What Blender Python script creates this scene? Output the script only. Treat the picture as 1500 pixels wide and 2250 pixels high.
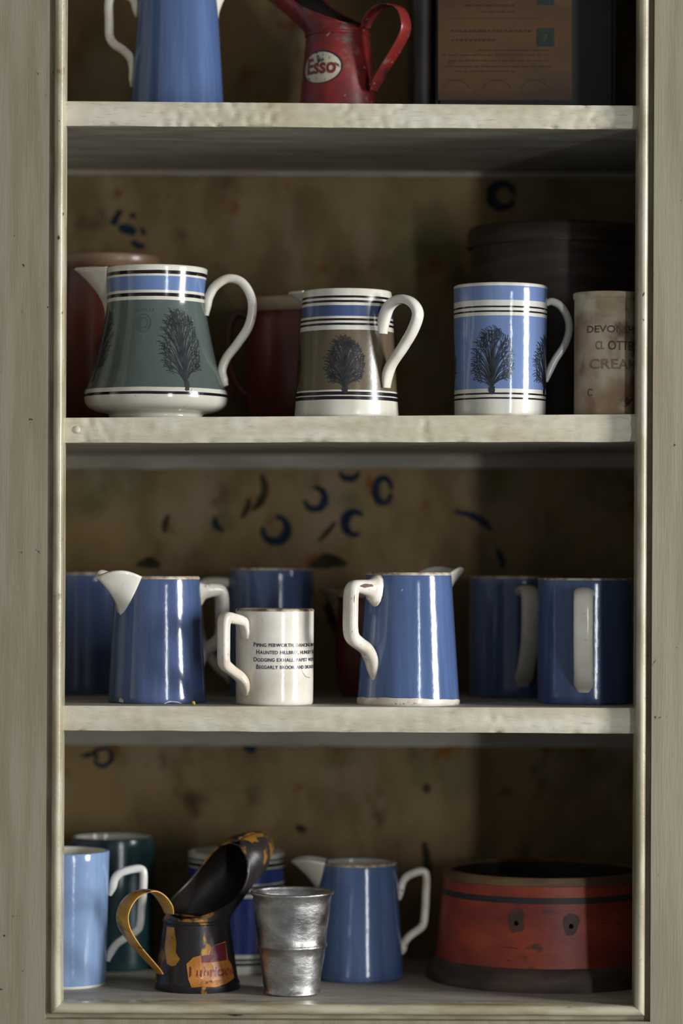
import bpy, bmesh, math, random
from mathutils import Vector, Matrix, noise
random.seed(7)
C = bpy.context.scene.collection
SC = bpy.context.scene
for o in list(bpy.data.objects): bpy.data.objects.remove(o)

# ------------------------------------------------------------------ camera
D0, F = 2.6, 6500.0            # distance to the shelf fronts (m), focal length (px of 1500x2250)
YH, ROLL, ZE = 1240.0, 0.0044, 1.45   # eye level in px, roll, eye height in m
PX = D0 / F                    # metres per pixel at the shelf fronts
cr, sr = math.cos(ROLL), math.sin(ROLL)
cam_d = bpy.data.cameras.new('camera')
cam = bpy.data.objects.new('camera', cam_d); C.objects.link(cam)
cam.matrix_world = Matrix(((cr, -sr, 0, 0), (0, 0, -1, -D0), (sr, cr, 0, ZE), (0, 0, 0, 1)))
cam_d.sensor_fit = 'VERTICAL'; cam_d.sensor_height = 36.0
cam_d.lens = F / 2250.0 * 36.0
cam_d.shift_y = (YH - 1125.0) / 2250.0
cam_d.clip_start = 0.05
cam_d.dof.use_dof = True
cam_d.dof.focus_distance = D0 + 0.02
cam_d.dof.aperture_fstop = 1.9
SC.camera = cam

# ------------------------------------------------------------------ light
w = bpy.data.worlds.new('room_bounce'); SC.world = w; w.use_nodes = True
w.node_tree.nodes['Background'].inputs[0].default_value = (0.94, 0.97, 1.0, 1)
w.node_tree.nodes['Background'].inputs[1].default_value = 0.20
def window_light(name, loc, aim, sx, sy, energy, col):
    l = bpy.data.lights.new(name, 'AREA'); l.shape = 'RECTANGLE'; l.size = sx; l.size_y = sy
    l.energy = energy; l.color = col
    o = bpy.data.objects.new(name, l); C.objects.link(o); o.location = loc
    o.rotation_euler = (Vector(aim) - Vector(loc)).to_track_quat('-Z', 'Y').to_euler()
    return o
# the two windows that show as streaks in every glaze of the photograph
window_light('window_side_offscreen', (3.60, -1.585, ZE + 0.38), (0, 0.0, ZE + 0.05), 0.80, 1.40, 180, (0.97, 0.985, 1.0))
window_light('window_front_offscreen', (1.95, -4.1, ZE - 0.20), (0, 0.1, ZE), 0.17, 1.50, 40, (0.95, 0.98, 1.0))
SC.view_settings.view_transform = 'Standard'; SC.view_settings.look = 'None'
SC.view_settings.gamma = 1.0; SC.view_settings.use_curve_mapping = False
SC.view_settings.exposure = 0.0

# ------------------------------------------------------------------ helpers
def P(x, y, d=0.0):
    """a pixel of the 1500x2250 frame seen at depth d behind the shelf fronts -> world point"""
    a, b = (x - 750.0) / F, (YH - y) / F
    t = D0 + d
    return Vector((t * (a * cr - b * sr), d, ZE + t * (a * sr + b * cr)))
def S(d): return (D0 + d) / F
def lin(c):
    f = lambda v: v / 12.92 if v <= 0.04045 else ((v + 0.055) / 1.055) ** 2.4
    return tuple(f(v / 255.0) for v in c) + (1.0,)
def mesh(name, verts, faces, mats, parent=None, loc=(0, 0, 0), smooth=40, mi=None):
    me = bpy.data.meshes.new(name); me.from_pydata([tuple(v) for v in verts], [], faces); me.update()
    for m in (mats if isinstance(mats, (list, tuple)) else [mats]): me.materials.append(m)
    if mi:
        for p, i in zip(me.polygons, mi): p.material_index = i
    if smooth:
        for p in me.polygons: p.use_smooth = True
        me.set_sharp_from_angle(angle=math.radians(smooth))
    o = bpy.data.objects.new(name, me); C.objects.link(o); o.location = loc
    if parent: o.parent = parent
    return o
def fixn(o):
    bm = bmesh.new(); bm.from_mesh(o.data); bmesh.ops.recalc_face_normals(bm, faces=bm.faces); bm.to_mesh(o.data); bm.free()
    return o
def thing(name, label, cat, loc=(0, 0, 0), group=None, rot=(0, 0, 0)):
    o = bpy.data.objects.new(name, None); C.objects.link(o); o.location = loc; o.rotation_euler = rot
    o.empty_display_size = 0.02
    o['label'] = label; o['category'] = cat
    if group: o['group'] = group
    return o
def cat_rom(pts, n):
    """smooth curve through points (tuples of any length), n steps per span"""
    out = []
    Q = [pts[0]] + list(pts) + [pts[-1]]
    for i in range(1, len(Q) - 2):
        p0, p1, p2, p3 = Q[i - 1], Q[i], Q[i + 1], Q[i + 2]
        for k in range(n):
            t = k / n
            out.append(tuple(0.5 * ((2 * b) + (c - a) * t + (2 * a - 5 * b + 4 * c - d) * t * t + (3 * b - a - 3 * c + d) * t ** 3)
                             for a, b, c, d in zip(p0, p1, p2, p3)))
    out.append(tuple(pts[-1]))
    return out
def dirv(az):
    a = math.radians(az); return Vector((math.sin(a), -math.cos(a), 0))

# ------------------------------------------------------------------ materials
class NT:
    def __init__(s, name):
        s.m = bpy.data.materials.new(name); s.m.use_nodes = True; s.t = s.m.node_tree
        s.b = s.t.nodes['Principled BSDF']
    def n(s, typ, **kw):
        nd = s.t.nodes.new(typ)
        for k, v in kw.items():
            if k.startswith('i_'):
                key = k[2:]; nd.inputs[int(key) if key.isdigit() else key].default_value = v
            else: setattr(nd, k, v)
        return nd
    def l(s, a, b): s.t.links.new(a, b)
    def coords(s, scale=(1, 1, 1), off=(0, 0, 0)):
        tc = s.n('ShaderNodeTexCoord'); mp = s.n('ShaderNodeMapping')
        mp.inputs['Scale'].default_value = scale; mp.inputs['Location'].default_value = off
        s.l(tc.outputs['Object'], mp.inputs[0]); return mp.outputs[0]
    def noise(s, scale, detail=3, rough=0.55, vec=(1, 1, 1), off=(0, 0, 0), dist=0):
        nz = s.n('ShaderNodeTexNoise'); nz.inputs['Scale'].default_value = scale
        nz.inputs['Detail'].default_value = detail; nz.inputs['Roughness'].default_value = rough
        nz.inputs['Distortion'].default_value = dist
        s.l(s.coords(vec, off), nz.inputs['Vector']); return nz.outputs['Fac']
    def rng(s, val, lo, hi, a=0.0, b=1.0):
        r = s.n('ShaderNodeMapRange', interpolation_type='SMOOTHSTEP')
        s.l(val, r.inputs[0])
        for i, v in zip((1, 2, 3, 4), (lo, hi, a, b)): r.inputs[i].default_value = v
        return r.outputs[0]
    def mix(s, f, a, b, typ='MIX'):
        m = s.n('ShaderNodeMix', data_type='RGBA', blend_type=typ)
        if isinstance(f, float): m.inputs[0].default_value = f
        else: s.l(f, m.inputs[0])
        for v, i in ((a, 6), (b, 7)):
            if isinstance(v, tuple): m.inputs[i].default_value = v
            else: s.l(v, m.inputs[i])
        return m.outputs[2]
    def mul(s, a, b):
        m = s.n('ShaderNodeMath', operation='MULTIPLY'); s.l(a, m.inputs[0])
        if isinstance(b, float): m.inputs[1].default_value = b
        else: s.l(b, m.inputs[1])
        return m.outputs[0]

def gmat(name, c1, c2, nscale=20, vec=(1, 1, 1), detail=4, rough=0.5, spots=(), bump=(), metal=0.0,
         coat=0.0, bands=None, wob=0.0003, mot=1.0, mrng=(0.35, 0.65), spec=0.5, roughvar=None):
    """colour c1..c2 mottled by noise, or bands [(height, colour)] ; spots: (colour, scale, lo, hi, vec, off)"""
    t = NT(name)
    fac = t.rng(t.noise(nscale, detail, vec=vec), mrng[0], mrng[1])
    if bands:
        H = bands[-1][0]
        tc = t.n('ShaderNodeTexCoord'); sp = t.n('ShaderNodeSeparateXYZ'); t.l(tc.outputs['Object'], sp.inputs[0])
        wn = t.noise(45, 2); md = t.n('ShaderNodeMath', operation='MULTIPLY_ADD'); t.l(wn, md.inputs[0])
        md.inputs[1].default_value = wob * 2; md.inputs[2].default_value = -wob
        ad = t.n('ShaderNodeMath', operation='ADD'); t.l(sp.outputs[2], ad.inputs[0]); t.l(md.outputs[0], ad.inputs[1])
        dv = t.n('ShaderNodeMath', operation='DIVIDE'); t.l(ad.outputs[0], dv.inputs[0]); dv.inputs[1].default_value = H
        cr_ = t.n('ShaderNodeValToRGB'); r = cr_.color_ramp; r.interpolation = 'CONSTANT'
        t.l(dv.outputs[0], cr_.inputs[0])
        prev = 0.0; first = True
        for h, c in bands:      # colour c up to height h
            if first: r.elements[0].position = 0.0; r.elements[0].color = lin(c); first = False
            else:
                e = r.elements.new(min(prev, 0.9999)); e.color = lin(c)
            prev = h / H
        # drop the default end element
        ends = [e for e in r.elements if e.position >= 1.0]
        if ends and len(r.elements) > 1: r.elements.remove(ends[-1])
        col = cr_.outputs[0]
        dark = t.mix(1.0, col, lin(c2), 'MULTIPLY')
        m2 = t.mul(fac, mot) if mot != 1.0 else fac
        col = t.mix(m2, col, dark)
    else:
        col = t.mix(fac, lin(c1), lin(c2))
    for s_ in spots:
        c, sc, lo, hi = s_[:4]; v = s_[4] if len(s_) > 4 else (1, 1, 1); of = s_[5] if len(s_) > 5 else (3, 1, 2)
        col = t.mix(t.rng(t.noise(sc, 4, vec=v, off=of), lo, hi), col, lin(c))
    t.l(col, t.b.inputs['Base Color'])
    t.b.inputs['Roughness'].default_value = rough; t.b.inputs['Metallic'].default_value = metal
    t.b.inputs['Specular IOR Level'].default_value = spec
    if roughvar:
        t.l(t.rng(t.noise(roughvar[0], 4), 0.3, 0.7, roughvar[1], roughvar[2]), t.b.inputs['Roughness'])
    if coat:
        t.b.inputs['Coat Weight'].default_value = coat; t.b.inputs['Coat Roughness'].default_value = 0.06
    last = None
    for bs in bump:
        bp = t.n('ShaderNodeBump'); bp.inputs['Strength'].default_value = bs[1]; bp.inputs['Distance'].default_value = bs[2]
        t.l(t.noise(bs[0], 5, vec=bs[3] if len(bs) > 3 else (1, 1, 1), off=(5, 2, 8)), bp.inputs['Height'])
        if last: t.l(last, bp.inputs['Normal'])
        last = bp.outputs[0]
    if last: t.l(last, t.b.inputs['Normal'])
    return t.m

GB = ((260, 0.10, 0.0006), (28, 0.35, 0.0010))       # slight unevenness of a hand glaze
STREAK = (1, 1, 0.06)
M = {}
M['stile'] = gmat('putty_paint', (148, 140, 118), (136, 126, 104), 9, (9, 9, 0.8), rough=0.42,
    spots=(((44, 38, 30), 130, 0.71, 0.75), ((58, 48, 36), 34, 0.735, 0.765, (1.3, 1, 0.8)), ((148, 128, 112), 7, 0.6, 0.85)),
    bump=((120, 0.35, 0.0006, (6, 6, 0.25)), (34, 0.25, 0.001)))
M['bead'] = gmat('bead_paint', (192, 184, 158), (158, 146, 118), 60, (1, 1, 0.25), rough=0.27,
    spots=(((58, 48, 34), 150, 0.68, 0.74, (1, 1, 0.6)), ((120, 100, 70), 40, 0.66, 0.76)), bump=((220, 0.3, 0.0006),))
M['sill'] = gmat('bead_paint_along', (192, 184, 158), (158, 146, 118), 60, (0.25, 1, 1), rough=0.27,
    spots=(((66, 54, 40), 90, 0.66, 0.74, (0.3, 1, 1)),), bump=((160, 0.3, 0.0006, (0.3, 1, 1)),))
M['shelf'] = gmat('shelf_paint', (212, 206, 186), (196, 186, 160), 30, (0.35, 1, 2.2), detail=6, rough=0.55,
    spots=(((178, 163, 132), 420, 0.56, 0.76, (0.16, 1, 1.5)), ((182, 168, 138), 26, 0.50, 0.75, (0.5, 1, 1)), ((92, 76, 56), 150, 0.735, 0.77, (0.5, 1, 1))),
    bump=((260, 0.55, 0.0008, (0.25, 1, 1.5)), (44, 0.25, 0.0012)))
M['inside'] = gmat('inner_paint', (176, 170, 156), (154, 146, 132), 12, (1, 3, 3), rough=0.6,
    spots=(((110, 98, 80), 90, 0.68, 0.76, (0.4, 1, 1)),), bump=((60, 0.3, 0.001),))
M['paper'] = gmat('old_wallpaper', (148, 124, 88), (118, 100, 70), 16, (1, 1, 0.6), detail=6, rough=0.9, mrng=(0.36, 0.66),
    spots=(((150, 132, 104), 15, 0.50, 0.70, (1, 1, 0.5), (4, 7, 1)), ((112, 106, 72), 12, 0.52, 0.72, (1, 1, 1), (9, 2, 5)),
           ((126, 78, 36), 26, 0.60, 0.74, (1, 1, 0.8), (1, 8, 3)), ((86, 70, 48), 24, 0.58, 0.78, (1, 1, 0.7), (7, 7, 7))),
    bump=((30, 0.25, 0.002),), spec=0.15)
M['motif'] = gmat('blue_paper_print', (40, 56, 76), (34, 44, 56), 60, rough=0.9, spec=0.1)
M['motif2'] = gmat('olive_paper_print', (66, 62, 46), (50, 46, 36), 60, rough=0.9, spec=0.1)
M['cream'] = gmat('cream_glaze', (236, 232, 220), (222, 214, 198), 30, rough=0.16, bump=GB,
    spots=(((206, 190, 160), 20, 0.50, 0.80), ((150, 128, 98), 70, 0.68, 0.80), ((110, 92, 74), 260, 0.71, 0.76)))
M['white'] = gmat('white_glaze', (228, 226, 220), (214, 210, 200), 30, rough=0.14, bump=GB)
M['handle'] = gmat('worn_cream_glaze', (234, 227, 213), (216, 204, 186), 40, rough=0.2, bump=GB,
    spots=(((196, 178, 150), 36, 0.50, 0.76), ((120, 98, 80), 220, 0.62, 0.74), ((118, 84, 74), 52, 0.715, 0.735)))
M['darkin'] = gmat('stained_inside', (176, 164, 140), (140, 124, 98), 30, rough=0.3)
M['black'] = gmat('black_print', (26, 24, 26), (34, 30, 30), 100, rough=0.25)
M['dendrite'] = gmat('dark_slip', (34, 35, 38), (54, 56, 58), 120, rough=0.22)
M['ink'] = gmat('blue_black_ink', (40, 42, 62), (96, 98, 112), 220, rough=0.25, mrng=(0.5, 0.7))
M['rimbrown'] = gmat('worn_rim_clay', (150, 122, 96), (200, 188, 166), 130, rough=0.5)
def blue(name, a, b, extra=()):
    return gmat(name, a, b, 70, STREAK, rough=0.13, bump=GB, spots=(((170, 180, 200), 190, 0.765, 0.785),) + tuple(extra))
M['blueA'] = blue('blue_glaze', (90, 112, 154), (74, 94, 134))
M['blueB'] = blue('soft_blue_glaze', (94, 116, 156), (78, 100, 140))
M['blueD'] = blue('deep_blue_glaze', (88, 106, 144), (72, 88, 124))
M['sky'] = blue('pale_blue_glaze', (140, 164, 198), (124, 148, 184))
M['teal'] = gmat('dark_green_glaze', (34, 62, 62), (26, 48, 52), 30, rough=0.2, bump=GB)
M['redbrown'] = gmat('red_brown_glaze', (112, 58, 46), (86, 46, 38), 14, rough=0.32, bump=GB)
M['tan'] = gmat('tan_slip', (176, 154, 126), (150, 124, 98), 20, rough=0.4)
M['pewter'] = gmat('dull_pewter', (204, 202, 198), (150, 147, 144), 34, (1, 1, 1.4), metal=1.0, rough=0.36,
    roughvar=(40, 0.28, 0.48), bump=((150, 0.5, 0.0008, (1, 1, 2)), (38, 0.4, 0.0014)), spots=(((96, 94, 92), 46, 0.62, 0.74),))
M['redtin'] = gmat('worn_red_enamel', (136, 40, 36), (96, 34, 32), 24, rough=0.36,
    spots=(((112, 92, 86), 46, 0.55, 0.68), ((44, 32, 30), 22, 0.58, 0.72), ((170, 150, 140), 170, 0.66, 0.72)), bump=((90, 0.25, 0.001),))
M['oval'] = gmat('chipped_white_enamel', (206, 198, 176), (180, 168, 142), 50, rough=0.4,
    spots=(((70, 46, 40), 90, 0.60, 0.68), ((70, 50, 40), 200, 0.63, 0.68)))
M['redink'] = gmat('dark_red_lettering', (116, 32, 30), (130, 50, 44), 120, rough=0.4)
M['navy'] = gmat('navy_lettering', (28, 34, 48), (40, 44, 54), 90, rough=0.4)
M['tinblack'] = gmat('bare_dark_tin', (52, 50, 50), (36, 34, 36), 24, rough=0.34, metal=0.3,
    spots=(((158, 114, 42), 26, 0.575, 0.605, (1, 1, 0.7), (2, 6, 4)), ((90, 52, 30), 34, 0.62, 0.74)), bump=((70, 0.3, 0.001),))
M['tingold'] = gmat('flaking_yellow_tin', (58, 54, 50), (40, 36, 34), 24, rough=0.34, metal=0.2,
    spots=(((160, 114, 44), 34, 0.50, 0.545, (1, 1, 0.7), (2, 6, 4)), ((90, 52, 30), 40, 0.62, 0.72)), bump=((70, 0.3, 0.001),))
M['gold'] = gmat('worn_yellow_enamel', (206, 160, 60), (172, 124, 42), 40, rough=0.34,
    spots=(((50, 40, 30), 56, 0.60, 0.68), ((84, 54, 24), 22, 0.60, 0.74)), bump=((120, 0.3, 0.0008),))
M['label'] = gmat('orange_tin_label', (196, 136, 54), (170, 104, 40), 50, rough=0.36,
    spots=(((200, 176, 120), 90, 0.62, 0.68), ((60, 46, 34), 70, 0.62, 0.68)))
M['maroon'] = gmat('maroon_print', (116, 34, 50), (96, 30, 42), 80, rough=0.4, spots=(((196, 140, 60), 60, 0.66, 0.70),))
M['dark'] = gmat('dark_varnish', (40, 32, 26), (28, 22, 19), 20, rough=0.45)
M['barkbox'] = gmat('dark_stained_wood', (62, 48, 36), (40, 30, 24), 14, (1, 1, 7), rough=0.5,
    spots=(((104, 76, 46), 18, 0.62, 0.74, (1, 1, 4)),), bump=((40, 0.3, 0.002, (1, 1, 6)),))
M['drumred'] = gmat('worn_red_paint', (172, 70, 40), (128, 48, 36), 14, (1, 1, 2), rough=0.5, mrng=(0.3, 0.7),
    spots=(((136, 96, 92), 12, 0.60, 0.72, (1, 1, 0.6)), ((64, 44, 38), 26, 0.60, 0.72, (1, 1, 2)), ((66, 40, 32), 120, 0.66, 0.72, (0.4, 0.4, 2))),
    bump=((60, 0.35, 0.0012, (1, 1, 5)),))
M['drumband'] = gmat('worn_dark_band', (54, 46, 46), (38, 34, 36), 20, rough=0.55,
    spots=(((120, 56, 40), 40, 0.60, 0.68), ((92, 76, 66), 18, 0.56, 0.72)), bump=((60, 0.3, 0.001),))
M['drumtan'] = gmat('bare_tan_wood', (128, 100, 66), (92, 70, 48), 18, (1, 1, 3), rough=0.6, bump=((50, 0.4, 0.0015),))
M['drumbase'] = gmat('grimy_base_wood', (88, 70, 60), (58, 46, 42), 18, (1, 1, 4), rough=0.65, bump=((50, 0.5, 0.002, (1, 1, 4)),))
M['stain'] = gmat('dark_worn_patch', (62, 50, 42), (96, 56, 42), 60, rough=0.6)
M['carton'] = gmat('stained_paper_carton', (178, 158, 128), (140, 112, 84), 22, rough=0.7, detail=7,
    spots=(((188, 178, 152), 18, 0.52, 0.66, (1, 1, 1), (8, 3, 2)), ((104, 66, 44), 24, 0.57, 0.72, (1, 1, 0.7)),
           ((84, 48, 30), 44, 0.64, 0.70, (1, 1, 1), (6, 6, 1))), bump=((120, 0.3, 0.0008),))
M['brownink'] = gmat('faded_brown_ink', (80, 54, 42), (112, 84, 64), 150, rough=0.7)
M['faintink'] = gmat('very_faded_ink', (124, 100, 80), (146, 122, 96), 120, rough=0.7)
M['tinbox'] = gmat('varnished_golden_tin', (112, 78, 36), (88, 58, 32), 8, (1, 1, 2), rough=0.4, spots=(((126, 96, 44), 30, 0.58, 0.72), ((80, 60, 50), 60, 0.64, 0.72)))
M['tingreen'] = gmat('dark_green_tin', (30, 38, 32), (22, 28, 24), 20, rough=0.4, spots=(((150, 140, 110), 60, 0.745, 0.76),))
M['tinink'] = gmat('faded_box_ink', (62, 40, 30), (72, 48, 36), 60, rough=0.5)
M['emblem'] = gmat('teal_stamp', (44, 62, 52), (34, 50, 44), 60, rough=0.5)
M['chipbrown'] = gmat('bare_clay_chip', (128, 96, 86), (98, 70, 62), 200, rough=0.7)
M['yellow'] = gmat('yellow_wax', (200, 176, 50), (170, 150, 40), 100, rough=0.4)

# ------------------------------------------------------------------ the cupboard
SHELVES = {1: ((145, 222), (1400, 232), (145, 276), (1400, 283)),
           2: ((137, 918), (1403, 910), (137, 973), (1403, 970)),
           3: ((135, 1551), (1400, 1556), (135, 1605), (1400, 1612))}
IX, DEPTH = 0.315, 0.30          # half inner width, inner depth
def shelf_z(i, X):
    if i == 4: return P(750, 2203, 0).z
    a, b = P(*SHELVES[i][0]), P(*SHELVES[i][1])
    return a.z + (b.z - a.z) * (X - a.x) / (b.x - a.x)
def shelf_zb(i, X):
    a, b = P(*SHELVES[i][2]), P(*SHELVES[i][3])
    return a.z + (b.z - a.z) * (X - a.x) / (b.x - a.x)
cup = thing('cupboard', 'tall built-in cupboard in worn putty-coloured paint with three open shelves', 'cupboard', (0, DEPTH / 2, P(750, 2236).z))
cup_off = Vector(cup.location)
def cmesh(name, v, f, m, **k):
    o = mesh(name, [Vector(p) - cup_off for p in v], f, m, cup, **k); return o
def box(name, x0, x1, y0, y1, z0, z1, m, fn=cmesh, **k):
    v = [(x, y, z) for x in (x0, x1) for y in (y0, y1) for z in (z0, z1)]
    f = [(0, 1, 3, 2), (4, 6, 7, 5), (0, 4, 5, 1), (2, 3, 7, 6), (0, 2, 6, 4), (1, 5, 7, 3)]
    return fn(name, v, f, m, smooth=0, **k)
ZB = P(750, 2237).z                      # bottom groove
ZT = shelf_z(1, 0) + 0.34
FD = -0.014                              # front face of the frame
def xl(z): return P(103, 1125, FD).x     # edges of the stiles
XL, XR = P(104, 1125, FD).x, P(1433, 1125, FD).x
LEAN = 0.0                               # the roll already leans them
box('stile', XL - 0.35, XL, FD, 0.012, ZB - 0.5, ZT + 0.1, M['stile'])
box('stile', XR, XR + 0.35, FD, 0.012, ZB - 0.5, ZT + 0.1, M['stile'])
box('bottom_rail', XL, XR, FD, 0.012, ZB - 0.5, ZB, M['stile'])
box('top_rail', XL, XR, FD, 0.012, ZT - 0.01, ZT + 0.1, M['stile'])
# bead moulding: profile across (from the groove inwards), extruded with mitred ends
def bead_profile():
    p = [(0.0, 0.004), (0.0, -0.003), (0.0032, -0.003), (0.0042, -0.0085)]
    for k in range(9):
        a = math.pi * (1.0 - k / 8.0)
        p.append((0.0088 + 0.0046 * math.cos(a), -0.0088 - 0.0052 * math.sin(a)))
    p += [(0.0136, 0.004), (0.0136, 0.012)]
    return p
BP = bead_profile(); BW = BP[-1][0]
def bead_run(name, kind):
    v, f = [], []
    n = 60
    for k in range(n + 1):
        t = k / n
        for (u, y) in BP:
            wob = 0.00022 * noise.noise(Vector((t * 34 + u * 90, y * 90, {'l': 1, 'r': 5, 'b': 9}[kind])))
            if kind == 'l': v.append((XL + u + wob, y + wob, ZB + u + (ZT - ZB - u) * t))
            if kind == 'r': v.append((XR - u + wob, y + wob, ZB + u + (ZT - ZB - u) * t))
            if kind == 'b':
                x0, x1 = XL + u, XR - u
                v.append((x0 + (x1 - x0) * t, y + wob, ZB + u + wob))
    m = len(BP)
    for k in range(n):
        for i in range(m - 1):
            f.append((k * m + i, k * m + i + 1, (k + 1) * m + i + 1, (k + 1) * m + i))
    return fixn(cmesh(name, v, f, M['sill' if kind == 'b' else 'bead'], smooth=50))
bead_run('bead_moulding', 'l'); bead_run('bead_moulding', 'r'); bead_run('bead_moulding', 'b')
# inner walls, bottom board, top
box('side_panel', -IX - 0.02, -IX, 0.012, DEPTH + 0.02, ZB - 0.02, ZT, M['inside'])
box('side_panel', IX, IX + 0.02, 0.012, DEPTH + 0.02, ZB - 0.02, ZT, M['inside'])
box('top_board', -IX, IX, 0.012, DEPTH + 0.02, ZT - 0.02, ZT, M['inside'])
ZF = shelf_z(4, 0)
box('bottom_board', -IX, IX, 0.004, DEPTH + 0.02, ZF - 0.02, ZF, M['inside'])
# papered back, very slightly wavy
nx, nz = 40, 70
v = []; f = []
for j in range(nz + 1):
    for i in range(nx + 1):
        x = -IX + 2 * IX * i / nx; z = ZF - 0.01 + (ZT - ZF) * j / nz
        v.append((x, DEPTH - 0.0015 * noise.noise(Vector((x * 14, 0, z * 9))), z))
for j in range(nz):
    for i in range(nx): a = j * (nx + 1) + i; f.append((a, a + 1, a + nx + 2, a + nx + 1))
back = cmesh('papered_back', v, f, M['paper'])
back['label'] = 'old brown wallpaper with blue painted flowers'
def bpart(name, v, f, m, **k): return mesh(name, [Vector(p) - cup_off for p in v], f, m, back, **k)
# painted motifs on the paper (rings, leaves): ribbons a hair in front of the paper
def ribbon(pts, m, name='painted_motif'):
    """pts: (px, py, half width px)"""
    d = DEPTH - 0.0022
    q = cat_rom(pts, 6); v = []; f = []
    for k, (x, y, wd) in enumerate(q):
        x0, y0, _ = q[max(k - 1, 0)]; x1, y1, _ = q[min(k + 1, len(q) - 1)]
        tx, ty = x1 - x0, y1 - y0; L = math.hypot(tx, ty) or 1
        wd *= 1 + 0.25 * noise.noise(Vector((x * 0.09, y * 0.09, 0)))
        v += [P(x - ty / L * wd, y + tx / L * wd, d), P(x + ty / L * wd, y - tx / L * wd, d)]
    for k in range(len(q) - 1): f.append((2 * k, 2 * k + 1, 2 * k + 3, 2 * k + 2))
    bpart(name, v, f, m, smooth=0)
def ring(x, y, rx, ry, a0, a1, w, m=None):
    n = 9
    ribbon([(x + rx * math.cos(math.radians(a0 + (a1 - a0) * k / n)), y - ry * math.sin(math.radians(a0 + (a1 - a0) * k / n)),
             w * (0.45 + 0.75 * math.sin(math.pi * k / n))) for k in range(n + 1)], m or M['motif'])
ring(605, 1162, 27, 28, -190, 85, 8); ring(692, 1095, 22, 24, -170, 100, 7)
ring(780, 1150, 22, 25, 40, 300, 8); ring(843, 1078, 18, 28, 0, 350, 7)
ring(768, 1036, 20, 16, 180, 360, 6)
ribbon([(575, 1042, 3), (584, 1075, 7), (572, 1105, 7), (556, 1122, 2)], M['motif2'])
ribbon([(548, 1095, 2), (545, 1115, 6), (532, 1140, 2)], M['motif2'])
ribbon([(1000, 1124, 4), (1035, 1132, 6), (1062, 1148, 7), (1080, 1166, 3)], M['motif'])
ribbon([(1090, 1205, 3), (1100, 1225, 6), (1105, 1250, 4)], M['motif'])
ribbon([(372, 1130, 2), (364, 1150, 7), (362, 1172, 2)], M['motif2'])
ribbon([(474, 1135, 2), (476, 1155, 7), (492, 1168, 2)], M['motif'])
ribbon([(300, 1242, 3), (330, 1236, 14), (352, 1244, 4)], M['motif2'])
ribbon([(680, 1248, 3), (720, 1232, 16), (762, 1240, 4)], M['motif2'])
ribbon([(735, 1300, 8), (740, 1340, 28), (744, 1390, 10)], M['motif2'])
ribbon([(700, 1190, 2), (722, 1166, 5), (738, 1146, 2)], M['motif2'])
for q in ([(266, 462, 5), (256, 478, 6), (248, 494, 7)], [(288, 470, 5), (296, 478, 6)], [(262, 500, 7), (282, 504, 11), (298, 512, 7)],
          [(290, 530, 4), (304, 540, 7), (318, 540, 5)], [(312, 500, 3), (318, 516, 4)]): ribbon(q, M['motif'])
ring(1103, 430, 26, 26, 0, 345, 8)
ribbon([(215, 1668, 4), (208, 1652, 4), (236, 1645, 3), (246, 1668, 4), (226, 1684, 5), (206, 1672, 3)], M['motif'])
ribbon([(178, 1660, 2), (192, 1660, 5), (204, 1654, 2)], M['motif']); ribbon([(538, 1642, 4), (552, 1646, 9), (562, 1640, 3)], M['motif'])
ribbon([(936, 1722, 3), (938, 1733, 8), (940, 1742, 3)], M['motif2']); ribbon([(652, 1815, 4), (664, 1822, 9), (672, 1820, 3)], M['motif2'])
ribbon([(932, 1850, 5), (938, 1890, 8), (942, 1940, 5)], M['motif2'])
# grey painted strips where paper stops short of the shelves
for i, hpx in ((1, 11), (2, 33), (3, 76)):
    v = []; f = []; n = 40
    for k in range(n + 1):
        x = -IX + 2 * IX * k / n; z1 = shelf_zb(i, x) + 0.004
        z0 = shelf_zb(i, x) - hpx * PX - 0.0016 * noise.noise(Vector((x * 30, i * 5, 0)))
        v += [(x, DEPTH - 0.006, z1), (x, DEPTH - 0.006, z0), (x, DEPTH + 0.002, z0)]
    for k in range(n):
        a = 3 * k; f += [(a, a + 1, a + 4, a + 3), (a + 1, a + 2, a + 5, a + 4)]
    bpart('batten', v, f, M['inside'], smooth=0)
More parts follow.
